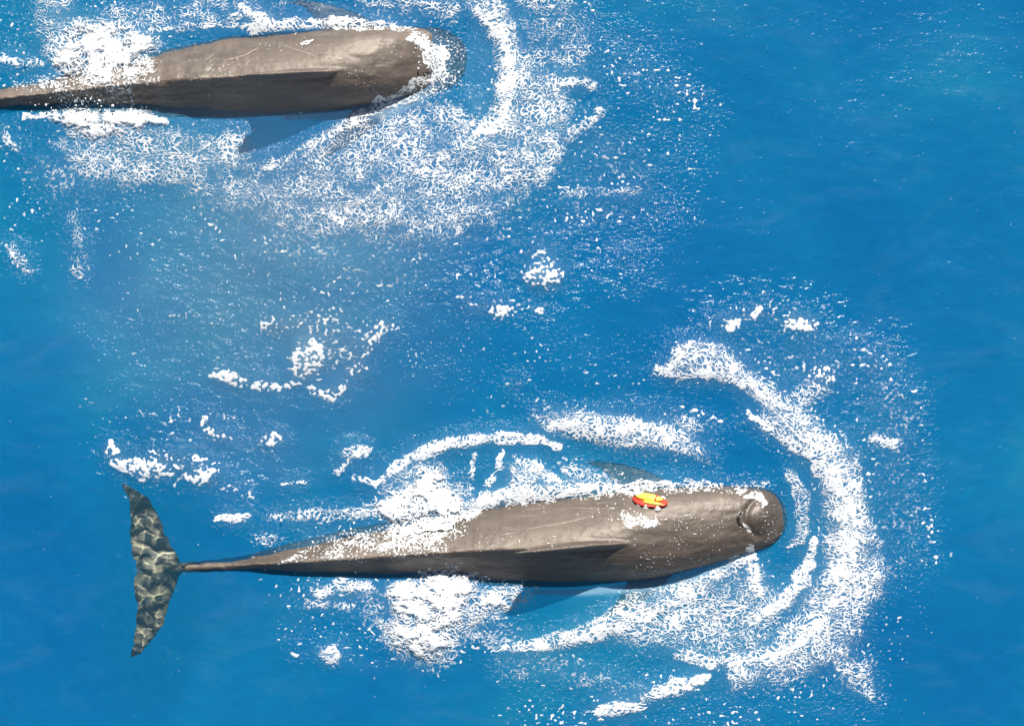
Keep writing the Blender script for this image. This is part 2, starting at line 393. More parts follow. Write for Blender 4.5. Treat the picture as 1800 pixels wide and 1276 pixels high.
def simple(name, col, rough=.5, spec=.5, noise=.15, scale=40):
    m, nt, out = new_mat(name)
    tc = node(nt, 'ShaderNodeTexCoord')
    n = node(nt, 'ShaderNodeTexNoise', {'Vector': tc.outputs['Object'], 'Scale': float(scale), 'Detail': 4.0})
    c = ramp(nt, n.outputs[0], [(.3, [v * (1 - noise) for v in col]), (.7, [min(1, v * (1 + noise)) for v in col])])
    p = node(nt, 'ShaderNodeBsdfPrincipled', {'Base Color': c, 'Roughness': rough, 'Specular IOR Level': spec})
    nt.links.new(p.outputs[0], out.inputs[0])
    return m
M_SCAR = simple('pale_scar', (.36, .30, .25), .5, .4, .25)
M_BLOW = simple('dark_blowhole', (.02, .016, .014), .4)
M_YEL = simple('yellow_plastic', (.88, .72, .10), .35, .5, .06)
M_RED = simple('red_plastic', (.70, .05, .02), .4, .5, .1)
M_WHT = simple('white_rubber', (.82, .80, .74), .45, .5, .05)

def make_foam():
    """froth: opaque white where thick, a thin see-through film of bubbles where it thins out"""
    m, nt, out = new_mat('foam')
    tc = node(nt, 'ShaderNodeTexCoord')
    th = node(nt, 'ShaderNodeAttribute', attribute_name='thickness')
    n = node(nt, 'ShaderNodeTexNoise', {'Vector': tc.outputs['Object'], 'Scale': 110.0, 'Detail': 3.0})
    nc = node(nt, 'ShaderNodeMath', {0: n.outputs[0], 1: .9, 2: -.45}, operation='MULTIPLY_ADD')
    sh = node(nt, 'ShaderNodeMath', {0: th.outputs['Fac'], 1: .9}, operation='POWER')
    tn = node(nt, 'ShaderNodeMath', {0: 1.0, 1: th.outputs['Fac']}, operation='SUBTRACT')
    op = node(nt, 'ShaderNodeMath', {0: nc.outputs[0], 1: tn.outputs[0], 2: sh.outputs[0]}, operation='MULTIPLY_ADD', use_clamp=True)
    bump = node(nt, 'ShaderNodeBump', {'Height': n.outputs[0], 'Strength': .2, 'Distance': .008})
    p = node(nt, 'ShaderNodeBsdfPrincipled', {'Base Color': (.93, .94, .945, 1), 'Roughness': .28, 'Specular IOR Level': .5, 'Normal': bump.outputs[0]})
    t = node(nt, 'ShaderNodeBsdfTranslucent', {'Color': (.85, .9, .93, 1)})
    mx = node(nt, 'ShaderNodeMixShader', {0: .15, 1: p.outputs[0], 2: t.outputs[0]})
    tr = node(nt, 'ShaderNodeBsdfTransparent')
    m2 = node(nt, 'ShaderNodeMixShader', {0: op.outputs[0], 1: tr.outputs[0], 2: mx.outputs[0]})
    nt.links.new(m2.outputs[0], out.inputs[0])
    return m
M_FOAM = make_foam()
M_DROP = simple('spray_water', (.86, .89, .90), .15, .6, .04)

def make_sea():
    m, nt, out = new_mat('sea_water')
    geo = node(nt, 'ShaderNodeNewGeometry')
    at = node(nt, 'ShaderNodeAttribute', attribute_name='ripple')
    ae = node(nt, 'ShaderNodeAttribute', attribute_name='aerated')
    # scattering colour of the water body
    big = node(nt, 'ShaderNodeTexNoise', {'Vector': geo.outputs['Position'], 'Scale': .33, 'Detail': 5.0, 'Roughness': .55, 'Distortion': .6})
    c1 = ramp(nt, big.outputs[0], [(.36, (.002, .115, .36)), (.5, (.004, .175, .40)), (.66, (.012, .262, .42))])
    c2 = node(nt, 'ShaderNodeMix', {'Factor': ae.outputs['Fac'], 'A': c1, 'B': (.16, .42, .60, 1)}, data_type='RGBA') if False else None
    mixc = nt.nodes.new('ShaderNodeMixRGB')
    nt.links.new(ae.outputs['Fac'], mixc.inputs[0]); nt.links.new(c1, mixc.inputs[1]); mixc.inputs[2].default_value = (.30, .47, .60, 1)
    # surface ripples: a calm swell everywhere, sharp chop in the churned water
    mp = node(nt, 'ShaderNodeMapping', {'Vector': geo.outputs['Position'], 'Scale': (1.0, 1.5, 1.0), 'Rotation': (0, 0, .25)})
    r1 = node(nt, 'ShaderNodeTexNoise', {'Vector': mp.outputs[0], 'Scale': 5.0, 'Detail': 5.0, 'Roughness': .5, 'Distortion': .4})
    r2 = node(nt, 'ShaderNodeTexNoise', {'Vector': mp.outputs[0], 'Scale': 30.0, 'Detail': 2.0, 'Roughness': .55, 'Distortion': .9})
    r2c = node(nt, 'ShaderNodeMath', {0: r2.outputs[0], 1: .5}, operation='SUBTRACT')
    h2 = node(nt, 'ShaderNodeMath', {0: r2c.outputs[0], 1: at.outputs['Fac']}, operation='MULTIPLY')
    wm = node(nt, 'ShaderNodeMapping', {'Vector': geo.outputs['Position'], 'Scale': (.7, 1.6, 1.0), 'Rotation': (0, 0, -.35)})
    wsp = node(nt, 'ShaderNodeTexNoise', {'Vector': wm.outputs[0], 'Scale': 1.3, 'Detail': 7.0, 'Roughness': .62, 'Distortion': 1.6})
    wfa = ramp(nt, wsp.outputs[0], [(.52, 0.0), (.82, .20)])
    wad = node(nt, 'ShaderNodeMath', {0: ae.outputs['Fac'], 1: wfa}, operation='ADD', use_clamp=True)
    nt.links.new(wad.outputs[0], mixc.inputs[0])
    b1 = node(nt, 'ShaderNodeBump', {'Height': r1.outputs[0], 'Strength': 1.0, 'Distance': .011})
    b2 = node(nt, 'ShaderNodeBump', {'Height': h2.outputs[0], 'Strength': 1.0, 'Distance': .12, 'Normal': b1.outputs[0]})
    ag = node(nt, 'ShaderNodeAttribute', attribute_name='glint')
    r3 = node(nt, 'ShaderNodeTexNoise', {'Vector': mp.outputs[0], 'Scale': 10.0, 'Detail': 2.0, 'Roughness': .5, 'Distortion': .5})
    r3c = node(nt, 'ShaderNodeMath', {0: r3.outputs[0], 1: .5}, operation='SUBTRACT')
    h3 = node(nt, 'ShaderNodeMath', {0: r3c.outputs[0], 1: ag.outputs['Fac']}, operation='MULTIPLY')
    b2 = node(nt, 'ShaderNodeBump', {'Height': h3.outputs[0], 'Strength': 1.0, 'Distance': .16, 'Normal': b2.outputs[0]})
    dif = node(nt, 'ShaderNodeBsdfDiffuse', {'Color': mixc.outputs[0], 'Normal': b1.outputs[0]})
    tr = node(nt, 'ShaderNodeBsdfTransparent', {'Color': (.85, .96, 1.0, 1)})
    le = node(nt, 'ShaderNodeAttribute', attribute_name='lens')
    rf = node(nt, 'ShaderNodeBsdfRefraction', {'Color': (.93, .97, 1.0, 1), 'Roughness': 0.0, 'IOR': 1.333})
    tr = node(nt, 'ShaderNodeMixShader', {0: le.outputs['Fac'], 1: tr.outputs[0], 2: rf.outputs[0]})
    f0 = node(nt, 'ShaderNodeMath', {0: ae.outputs['Fac'], 1: -.6, 2: .70}, operation='MULTIPLY_ADD')
    f1 = node(nt, 'ShaderNodeMath', {0: le.outputs['Fac'], 1: .24, 2: f0.outputs[0]}, operation='MULTIPLY_ADD', use_clamp=True)
    body = node(nt, 'ShaderNodeMixShader', {0: f1.outputs[0], 1: dif.outputs[0], 2: tr.outputs[0]})
    gl = node(nt, 'ShaderNodeBsdfGlossy', {'Color': (1, 1, 1, 1), 'Roughness': .2, 'Normal': b2.outputs[0]})
    fr = node(nt, 'ShaderNodeFresnel', {'IOR': 1.333, 'Normal': b2.outputs[0]})
    mx = node(nt, 'ShaderNodeMixShader', {0: fr.outputs[0], 1: body.outputs[0], 2: gl.outputs[0]})
    nt.links.new(mx.outputs[0], out.inputs[0])
    return m
M_SEA = make_sea()
M_DEEP, nt, out = new_mat('deep_water')
d = node(nt, 'ShaderNodeBsdfDiffuse', {'Color': (.010, .27, .50, 1)})
nt.links.new(d.outputs[0], out.inputs[0])

# ------------------------------------------------------------------ sea: one sheet to the horizon, fine in the middle
def swell(x, y):
    w = np.exp(-((x / 14) ** 2 + (y / 14) ** 2))
    z = (.014 * np.sin(1.1 * x + 2.3 * y + .4) + .010 * np.sin(-2.2 * x + 3.4 * y + 1.9 + .8 * np.sin(.7 * x))
         + .006 * np.sin(5.2 * x + 4.1 * y + np.sin(1.3 * y))) + .010 * fbm(x * 1.2, y * 1.7, 3)
    # short steep ripples thrown up by the tail flukes: they bend the light that falls on them
    m = np.exp(-(((x + 2.83) / .30) ** 4 + ((y + 1.62) / .85) ** 4))
    z2 = .014 * perlin(x * 9.5 + 3, y * 9.5) + .007 * perlin(x * 16 + 9, y * 16 + 2)
    return z * w + z2 * m
def axis(half, step):
    inner = np.arange(-half, half + step * .5, step)
    r = [half + step]; s = step
    while r[-1] < 6000:
        s *= 1.25; r.append(r[-1] + s)
    r = np.array(r)
    return np.concatenate([-r[::-1], inner, r])
xs, ys = axis(4.7, .013), axis(3.4, .013)
GX, GY = np.meshgrid(xs, ys)
GPX, GPY = GX * S + CX, CY - GY * S
# churned water (glinting chop) and pale, bubbly water, with some mist haze tinted in
R = Field(GPX, GPY)
for nm, lb, ct, fn, hs, onw in GROUPS:
    fn(R)
rip = R.D.copy()
k = np.ones(9) / 9
for _ in range(3):
    rip = np.apply_along_axis(lambda v: np.convolve(v, k, 'same'), 0, rip)
    rip = np.apply_along_axis(lambda v: np.convolve(v, k, 'same'), 1, rip)
def ridge(x, y):
    i = np.clip(np.searchsorted(xs, x) - 1, 0, len(xs) - 2); j = np.clip(np.searchsorted(ys, y) - 1, 0, len(ys) - 2)
    u = np.clip((x - xs[i]) / (xs[i + 1] - xs[i]), 0, 1); v = np.clip((y - ys[j]) / (ys[j + 1] - ys[j]), 0, 1)
    return .065 * ((rip[j, i] * (1 - u) + rip[j, i + 1] * u) * (1 - v) + (rip[j + 1, i] * (1 - u) + rip[j + 1, i + 1] * u) * v)
aer_haze = np.clip(rip - .14, 0, 1) ** 1.2 * .75
EX = Field(GPX, GPY)
EX.stroke([(940, 1040, 4), (1020, 1040, 6), (1100, 1033, 9), (1160, 1024, 12), (1250, 1000, 14), (1290, 985, 8)], 12, .75, 1.4)
EX.stroke([(500, 206, 4), (600, 203, 8), (680, 195, 16), (740, 170, 12)], 12, .7, 1.4)
EX.ell(845, 130, 30, 90, .18); EX.ell(340, 560, 240, 170, .12, 0, 1.4); EX.ell(560, 390, 260, 90, .22, 0, 1.4); EX.ell(380, 800, 160, 60, .12, 0, 1.4)  # broad ellipses tint the pale haze of the mist into the sea colour
aer_haze = np.maximum(aer_haze, EX.D)
G_ = Field(GPX, GPY)
for fn in (f_mid, f_glint_left, f_glint_mid, f_glint_right): fn(G_)
GLI = np.clip(G_.D * 1.0, 0, 1)
k7 = np.ones(7) / 7
for _ in range(2):
    GLI = np.apply_along_axis(lambda v: np.convolve(v, k7, 'same'), 0, GLI)
    GLI = np.apply_along_axis(lambda v: np.convolve(v, k7, 'same'), 1, GLI)
G2 = Field(GPX, GPY)
G2.ell(480, 520, 200, 190, .30, 0, 1.2); G2.ell(620, 400, 260, 110, .25, 0, 1.2); G2.ell(1350, 560, 130, 70, .35, 0, 1.2); G2.ell(900, 480, 170, 80, .3, 0, 1.2); G2.ell(330, 800, 160, 60, .35, 0, 1.2); G2.ell(1560, 800, 70, 200, .3, 0, 1.2)
GLI = np.maximum(np.clip(GLI * 1.2, 0, .8), G2.D)
LENS = sstep(.0, 1, np.exp(-(np.maximum(0, np.hypot((GX + 2.83) / .30, (GY + 1.62) / .80) - .8) / .75) ** 2))
FL = Field(GPX, GPY)
FL.poly([(225, 850), (300, 900), (320, 1000), (290, 1110), (235, 1150), (225, 1000)], .26, 14)
ripv = np.clip(.02 + 1.0 * np.minimum(rip, .75) , 0, 1)
ripv = np.maximum(ripv, 0)
nx, ny = len(xs), len(ys)
idx = np.arange(nx * ny).reshape(ny, nx)
quads = np.stack([idx[:-1, :-1], idx[:-1, 1:], idx[1:, 1:], idx[1:, :-1]], -1).reshape(-1, 4)
sea = mesh_obj('sea', np.stack([GX, GY, swell(GX, GY) + .065 * rip], -1).reshape(-1, 3), quads, M_SEA)
for nm, arr in (('ripple', ripv), ('aerated', aer_haze), ('lens', LENS), ('glint', GLI)):
    a = sea.data.attributes.new(nm, 'FLOAT', 'POINT')
    a.data.foreach_set('value', arr.astype(np.float32).ravel())
sea.cycles.is_caustics_caster = True
tag(sea, 'clear blue sea surface with churned glinting water round the whales', 'sea', 'structure')
dq = 6000.0
deep = mesh_obj('deep_water', [(-dq, -dq, -14), (dq, -dq, -14), (dq, dq, -14), (-dq, dq, -14)], [(0, 1, 2, 3)], M_DEEP, smooth_shade=False)
tag(deep, 'deep blue water seen far below the clear surface', 'water', 'structure')

# ------------------------------------------------------------------ whales
def ring_shell(rings):
    """closed shell from a list of equal rings"""
    n = len(rings[0]); V = [tuple(p) for r in rings for p in r]; F = []
    for i in range(len(rings) - 1):
        for j in range(n):
            a, b = i * n + j, i * n + (j + 1) % n
            F.append((a, b, b + n, a + n))
    F.append(tuple(range(n - 1, -1, -1)))
    F.append(tuple(range((len(rings) - 1) * n, len(rings) * n)))
    return V, F
def add_shell(acc, sh):
    V, F = sh; o = len(acc[0])
    acc[0].extend(V); acc[1].extend(tuple(i + o for i in f) for f in F)

def whale(name, keys, nose, fin, flukes, flippers, mat, voxel=.011, melon=None):
    """keys rows: px, y upper edge, y lower edge, y ridge, z ridge, z belly, section exponent"""
    K = np.array(keys, float)
    xq = np.linspace(K[0, 0], K[-1, 0], 260)
    C = [smooth(np.interp(xq, K[:, 0], K[:, i]), 5) for i in range(1, 7)]
    rings = []
    xn, ln = nose
    for i, x in enumerate(xq):
        yu, yl, yr, zr, zb, ex = [c[i] for c in C]
        t = max(0.0, (x - (xn - ln)) / ln)
        sc = math.sqrt(max(0.0004, 1 - min(t, 1) ** 2.6))
        mid = (yu + yl) / 2
        yu, yl, yr = mid + (yu - mid) * sc, mid + (yl - mid) * sc, mid + (yr - mid) * sc
        zw = -.05 * sc - .04 * (1 - sc) + min(0.0, zr)
        zr = zw + (zr - zw) * sc; zb = zw + (zb - zw) * sc
        X = float(wx(x)); yU, yL, yR = float(wy(yu)), float(wy(yl)), float(wy(yr, max(zr, 0)))
        pts = []
        N = 22
        for side in (0, 1):
            ye = yU if side == 0 else yL
            for q in range(N):
                th = q / N * math.pi / 2
                if side == 1: th = math.pi / 2 - th
                s_, c_ = math.sin(th), math.cos(th)
                pts.append((X, yR + (ye - yR) * s_ ** (2 / ex), zw + (zr - zw) * c_ ** (2 / ex)) if side == 0 else None)
        pts = [p for p in pts if p]
        for q in range(N):                       # upper edge down to keel
            th = q / N * math.pi / 2
            pts.append((X, (yU + yL) / 2 + (yU - (yU + yL) / 2) * math.cos(th), zw + (zb - zw) * math.sin(th)))
        for q in range(N):                       # keel up to lower edge
            th = q / N * math.pi / 2
            pts.append((X, (yU + yL) / 2 + (yL - (yU + yL) / 2) * math.sin(th), zw + (zb - zw) * math.cos(th)))
        for q in range(N):                       # lower edge up to ridge
            th = math.pi / 2 * (1 - q / N)
            s_, c_ = math.sin(th), max(0.0, math.cos(th))
            el = 1.02 + max(0, ex - 1.25) * .9 if ex < 1.7 else 1.425 + (ex - 1.7) * 1.45
            pts.append((X, yR + (yL - yR) * s_ ** (2 / el), zw + (zr - zw) * c_ ** (2 / el)))
        rings.append(pts)
    acc = ([], [])
    add_shell(acc, ring_shell(rings))
    # dorsal fin: levels of (height above ridge, px front, px rear, py at front, py at rear, half thickness)
    rings = []
    for (z, xf, xr, yf, yr, th) in fin:
        ring = []
        for q in range(24):
            a = 2 * math.pi * q / 24
            u = .5 + .5 * math.cos(a)
            prof = math.sin(a) * (u ** .35) * 1.0
            ring.append((float(wx(xr + (xf - xr) * u, z)), float(wy(yr + (yf - yr) * u, z)) + th * prof, z))
        rings.append(ring)
    add_shell(acc, ring_shell(rings))
    for blade in (flukes + flippers):
        rings = []
        # rows: a point (px,py,z) leading, (px,py) trailing, half thickness
        B = np.array(blade, float)
        tt = np.linspace(0, len(B) - 1, 10 * (len(B) - 1) + 1)
        B = np.stack([smooth(np.interp(tt, np.arange(len(B)), B[:, c]), 3) for c in range(B.shape[1])], 1)
        for (lx, ly, z, tx, ty, th) in B:
            ring = []
            for q in range(20):
                a = 2 * math.pi * q / 20
                u = .5 + .5 * math.cos(a)
                ring.append((float(wx(tx + (lx - tx) * u, z)), float(wy(ty + (ly - ty) * u, z)), z + th * math.sin(a) * (.35 + .65 * u ** .5)))
            rings.append(ring)
        add_shell(acc, ring_shell(rings))
    o = mesh_obj(name, acc[0], acc[1], mat)
    bm = bmesh.new(); bm.from_mesh(o.data); bmesh.ops.recalc_face_normals(bm, faces=bm.faces); bm.to_mesh(o.data); bm.free()
    md = o.modifiers.new('remesh', 'REMESH'); md.mode = 'VOXEL'; md.voxel_size = voxel; md.use_smooth_shade = True
    sm = o.modifiers.new('smooth', 'SMOOTH'); sm.factor = .5; sm.iterations = 5
    # bake so that the body is one continuous skin
    dg = bpy.context.evaluated_depsgraph_get()
    me = bpy.data.meshes.new_from_object(o.evaluated_get(dg))
    o.modifiers.clear(); old = o.data; o.data = me; me.name = name
    bpy.data.meshes.remove(old)
    co = np.empty(len(me.vertices) * 3); me.vertices.foreach_get('co', co); co = co.reshape(-1, 3)
    no = np.empty(len(me.vertices) * 3); me.vertices.foreach_get('normal', no); no = no.reshape(-1, 3)
    amp = .007 * fbm(co[:, 0] * 3.1, co[:, 1] * 9 + co[:, 2] * 5, 4) + .003 * fbm(co[:, 0] * 14, co[:, 1] * 17 + co[:, 2] * 9, 3)
    amp *= sstep(-.35, -.05, co[:, 2])
    amp *= 1 + 1.6 * sstep(-1.7, -2.4, co[:, 0])
    if melon:
        mx, my, mr = float(wx(melon[0])), float(wy(melon[1])), melon[2]
        rr = np.hypot(co[:, 0] - mx, (co[:, 1] - my) * .85)
        up = sstep(.2, .7, no[:, 2])
        amp += up * (.034 * np.exp(-(rr / mr) ** 2) - .022 * np.exp(-((rr - mr * 1.25) / .022) ** 2) * sstep(.03, -.06, co[:, 0] - mx))
    me.vertices.foreach_set('co', (co + no * amp[:, None]).ravel())
    me.polygons.foreach_set('use_smooth', np.ones(len(me.polygons), bool))
    if not me.materials: me.materials.append(mat)
    return o

keysB = [  # px, upper, lower, ridge, z ridge, z belly, exponent
    (285, 992, 1008, 999, -.05, -.14, 2.0),
    (330, 991, 1006, 998, .01, -.16, 1.8),
    (400, 984, 1004, 994.5, .05, -.2, 1.5),
    (450, 973, 1008, 993, .085, -.25, 1.25),
    (500, 958, 1013, 990, .115, -.3, 1.2),
    (560, 943, 1016, 987, .145, -.35, 1.2),
    (640, 925, 1017, 982, .185, -.42, 1.2),
    (720, 910, 1017, 976, .225, -.5, 1.2),
    (800, 897, 1021, 971, .265, -.55, 1.2),
    (870, 883, 1031, 967, .295, -.6, 1.22),
    (950, 874, 1035, 964, .31, -.62, 1.25),
    (1040, 866, 1031, 960, .31, -.62, 1.4),
    (1110, 861, 1024, 950, .295, -.6, 1.9),
    (1180, 856, 1011, 938, .255, -.56, 2.3),
    (1250, 853, 993, 928, .215, -.5, 2.25),
    (1300, 854, 978, 920, .175, -.45, 2.3),
    (1345, 856, 966, 911, .11, -.42, 2.4),
    (1386, 860, 962, 908, .02, -.4, 2.4)]
finB = [(.15, 1128, 900, 953, 966, .085), (.24, 1124, 912, 953, 966, .060), (.285, 1116, 918, 954, 966, .040), (.32, 1098, 924, 955, 966, .030), (.36, 1070, 926, 957, 967, .025), (.40, 1042, 922, 959, 968, .022),
        (.44, 1012, 915, 962, 969.5, .020), (.48, 980, 908, 965, 971, .018), (.52, 950, 904, 968, 972, .016), (.55, 928, 903, 970, 972, .014), (.565, 915, 904, 971, 972, .011)]
flukesB = [[(216, 846, -.20, 212, 846, .010), (240, 853, -.20, 218, 862, .012), (262, 872, -.19, 229, 884, .016), (281, 905, -.18, 231, 915, .022), (296, 945, -.17, 230, 950, .032), (318, 985, -.14, 233, 985, .045),
            (326, 1000, -.12, 240, 1000, .055), (318, 1014, -.14, 234, 1018, .045), (305, 1045, -.17, 240, 1050, .032), (294, 1085, -.18, 241, 1090, .022), (277, 1118, -.19, 236, 1128, .016), (252, 1144, -.20, 230, 1146, .012), (236, 1154, -.20, 230, 1152, .010)]]
flippersB = [[(1190, 880, -.12, 1090, 880, .04), (1180, 850, -.10, 1085, 852, .03), (1150, 830, -.10, 1065, 835, .022), (1095, 814, -.13, 1050, 822, .016), (1050, 808, -.18, 1020, 812, .012)],
             [(1220, 960, -.2, 1140, 965, .05), (1190, 1005, -.3, 1115, 1000, .035), (1155, 1040, -.4, 1092, 1037, .025), (1115, 1068, -.5, 1075, 1068, .015), (1070, 1085, -.5, 1055, 1083, .01)]]
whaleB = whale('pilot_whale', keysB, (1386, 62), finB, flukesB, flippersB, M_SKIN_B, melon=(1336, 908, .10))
whaleB.cycles.is_caustics_receiver = True
tag(whaleB, 'dark pilot whale with whole tail in view and a yellow tag on its back', 'whale', group='pilot whales swimming at the surface')

keysA = [
    (-300, 182, 198, 190, -.06, -.14, 2.0),
    (-240, 178, 195, 187, .0, -.16, 1.8),
    (-150, 170, 193, 183, .04, -.2, 1.5),
    (-80, 165, 192, 180, .06, -.25, 1.4),
    (0, 155, 192, 175, .10, -.3, 1.3),
    (60, 141, 194, 168, .14, -.35, 1.25),
    (150, 122, 196, 158, .18, -.42, 1.2),
    (250, 98, 201, 147, .225, -.5, 1.2),
    (340, 72, 205, 140, .275, -.55, 1.2),
    (430, 60, 204, 135, .30, -.6, 1.22),
    (520, 54, 200, 130, .31, -.6, 1.35),
    (600, 50, 193, 122, .295, -.6, 1.9),
    (660, 47, 184, 112, .26, -.56, 2.3),
    (710, 46, 172, 106, .17, -.5, 2.3),
    (740, 46, 164, 104, .06, -.46, 2.3),
    (780, 48, 158, 100, -.03, -.42, 2.4),
    (822, 50, 150, 98, -.06, -.4, 2.4)]
finA = [(.15, 616, 415, 123, 137, .085), (.24, 612, 425, 123, 136, .060), (.285, 604, 430, 124, 136, .040), (.32, 586, 436, 125, 135.5, .030), (.36, 560, 437, 126, 135, .025), (.40, 532, 434, 127, 135, .022),
        (.44, 504, 428, 128.5, 134.5, .020), (.48, 474, 422, 130, 134, .018), (.52, 450, 418, 131.5, 134, .016), (.55, 436, 417, 132.5, 134, .014), (.565, 428, 418, 133, 134, .011)]
flukesA = [[(x - 605, y - 808, z, tx - 605, ty - 808, th) for (x, y, z, tx, ty, th) in flukesB[0]]]
flippersA = [[(670, 70, -.12, 570, 70, .04), (660, 42, -.10, 565, 44, .03), (630, 22, -.10, 545, 27, .022), (575, 6, -.12, 530, 12, .016), (530, 0, -.16, 500, 4, .012)],
             [(730, 140, -.2, 650, 145, .05), (700, 185, -.3, 625, 180, .035), (665, 222, -.4, 603, 217, .025), (615, 256, -.5, 575, 256, .015), (570, 280, -.5, 555, 278, .01)]]
whaleA = whale('pilot_whale', keysA, (822, 62), finA, flukesA, flippersA, M_SKIN_A)
tag(whaleA, 'dark pilot whale without a tag, its snout dipping under the foam', 'whale', group='pilot whales swimming at the surface')

# ------------------------------------------------------------------ height lookup on the whales
def bvh_of(o):
    me = o.data
    co = np.empty(len(me.vertices) * 3, np.float32); me.vertices.foreach_get('co', co)
    return BVHTree.FromPolygons([Vector(v) for v in co.reshape(-1, 3)], [tuple(p.vertices) for p in me.polygons])
TREES = [bvh_of(whaleA), bvh_of(whaleB)]
def top_z(x, y):
    best = None
    for t in TREES:
        h = t.ray_cast(Vector((x, y, 3)), Vector((0, 0, -1)))
        if h[0] is not None and (best is None or h[0].z > best[0].z): best = h
    return best
def on_skin(px, py):
    """point on the whale seen at a photograph pixel"""
    o = Vector((0, 0, H)); d = (Vector((float(wx(px)), float(wy(py)), 0)) - o).normalized()
    for t in TREES:
        h = t.ray_cast(o, d)
        if h[0] is not None: return h[0], h[1]
    return Vector((float(wx(px)), float(wy(py)), 0)), Vector((0, 0, 1))

def scar(parent, pts, w):
    """a pale healed scratch: a thin raised welt lying on the skin"""
    P = np.array(pts, float); t = np.linspace(0, len(P) - 1, 24)
    xs_, ys_ = smooth(np.interp(t, range(len(P)), P[:, 0]), 2), smooth(np.interp(t, range(len(P)), P[:, 1]), 2)
    cen = [on_skin(a, b) for a, b in zip(xs_, ys_)]
    V, F = [], []
    for i, (p, n) in enumerate(cen):
        q = cen[min(i + 1, 23)][0] - cen[max(i - 1, 0)][0]
        sd = n.cross(q).normalized(); ww = w * (math.sin(math.pi * (i + .4) / 24.) ** .6) * random.uniform(.6, 1.2)
        for k2, (u, hh) in enumerate(((-1, -.003), (-.5, .003), (.5, .003), (1, -.003))):
            V.append(p + sd * (u * ww) + n * hh)
    for i in range(23):
        for k2 in range(3):
            a = i * 4 + k2; F.append((a, a + 1, a + 5, a + 4))
    mesh_obj('scar', V, F, M_SCAR, parent)
for pts, w in (([(925, 930), (985, 920), (1040, 908)], .007), ([(1005, 893), (1055, 894), (1085, 892)], .004), ([(880, 940), (905, 936)], .006)):
    scar(whaleB, pts, w)
for pts, w in (([(390, 108), (430, 98), (455, 84)], .006), ([(490, 78), (520, 88), (548, 96), (560, 105)], .006), ([(430, 118), (440, 105)], .005), ([(360, 108), (375, 96)], .005)):
    scar(whaleA, pts, w)
def blowhole(parent, px, py, r):
    p, n = on_skin(px, py)
    V, F = [], []
    for i in range(19):
        a = math.radians(-75 + 150 * i / 18) + math.pi
        ww = .012 * math.sin(math.pi * (i + .5) / 19) + .003
        for rr, hh in ((r - ww, .001), (r, .005), (r + ww, .001)):
            q = (p.x + math.cos(a) * rr + r * .5, p.y + math.sin(a) * rr * 1.2)
            h = top_z(*q)
            V.append((q[0], q[1], h[0].z + hh))
    for i in range(18):
        for k2 in range(2):
            a = i * 3 + k2; F.append((a, a + 1, a + 4, a + 3))
    mesh_obj('blowhole', V, F, M_BLOW, parent)
blowhole(whaleB, 1303, 912, .05)

# ------------------------------------------------------------------ the tag on the back
p, n = on_skin(1143, 882)
tg = bpy.data.objects.new('tracking_tag', None); COL.objects.link(tg)
tg.location = p
xa = Vector((1, -.38, 0)); xa = (xa - n * xa.dot(n)).normalized(); ya = n.cross(xa)
from mathutils import Matrix
tg.rotation_euler = Matrix((xa, ya, n)).transposed().to_euler()
tag(tg, 'small yellow and red tracking tag stuck on the tagged whale\'s back', 'tag')
def pod(name, L, W, T, z, mat, x0=0, y0=0, ridge=0.0, parent=tg, nose=1.0):
    rings = []
    for i in range(15):
        u = -1 + 2 * i / 14
        s_ = max(.03, (1 - abs(u) ** 2.6)) ** .5
        if u > 0: s_ *= 1 - .25 * nose * u
        rings.append([(x0 + u * L, y0 + W * s_ * math.copysign(abs(math.cos(a)) ** .8, math.cos(a)),
                       z + T * s_ * (math.copysign(abs(math.sin(a)) ** .8, math.sin(a)) + ridge * max(0, math.cos(2 * a + math.pi)))) for a in np.linspace(0, 2 * math.pi, 20, endpoint=False)])
    V, F = ring_shell(rings)
    return mesh_obj(name, V, F, mat, parent)
pod('base_plate', .138, .066, .012, .018, M_RED, 0, 0)
pod('float_body', .110, .034, .018, .036, M_YEL, -.012, .014, .3)
pod('side_float', .080, .015, .012, .034, M_YEL, .028, -.032)
pod('strap', .010, .038, .021, .036, M_RED, .045, .014)
bmn = pod('nose_cap', .040, .022, .014, .042, M_WHT, -.100, .026)
for (sx, sy) in ((-.075, -.040), (-.02, -.056), (.07, -.052), (.085, .05)):
    rings = []
    for (r, z) in ((.026, -.006), (.024, .006), (.012, .014), (.009, .024), (.004, .026)):
        rings.append([(sx + r * math.cos(a), sy + r * math.sin(a), z) for a in np.linspace(0, 2 * math.pi, 16, endpoint=False)])
    V, F = ring_shell(rings); mesh_obj('suction_cup', V, F, M_WHT, tg)
V, F = ring_shell([[(-.085 + .0025 * math.cos(a), .03 + .0025 * math.sin(a), z) for a in np.linspace(0, 2 * math.pi, 8, endpoint=False)] for z in (.05, .12, .19)])
mesh_obj('antenna', V, F, M_BLOW, tg)

# ------------------------------------------------------------------ foam
STEP = .0035
fx, fy = np.arange(-4.35, 4.35, STEP), np.arange(-3.15, 3.15, STEP)
FX, FY = np.meshgrid(fx, fy)
FPX, FPY = FX * S + CX, CY - FY * S
WPX = FPX + 11 * fbm(FX * 4.3 + 12, FY * 5.1, 3) + 7 * fbm(FX * 13, FY * 15 + 4, 3)      # ragged outlines
WPY = FPY + 7 * fbm(FX * 4.1 - 8, FY * 5.3 + 31, 3) + 6 * fbm(FX * 12 + 21, FY * 15, 3)
wX, wY = FX + .05 * fbm(FX * 7 + 3, FY * 7, 3), FY + .05 * fbm(FX * 7 - 31, FY * 7 + 8, 3)
worm = -np.abs(perlin(wX * 21, wY * 28))
worm2 = -np.abs(perlin(wX * 31 + 40, wY * 40 + 11))
fine = perlin(wX * 66, wY * 70)
clus = fbm(FX * 3.2 + 77, FY * 3.8, 4)
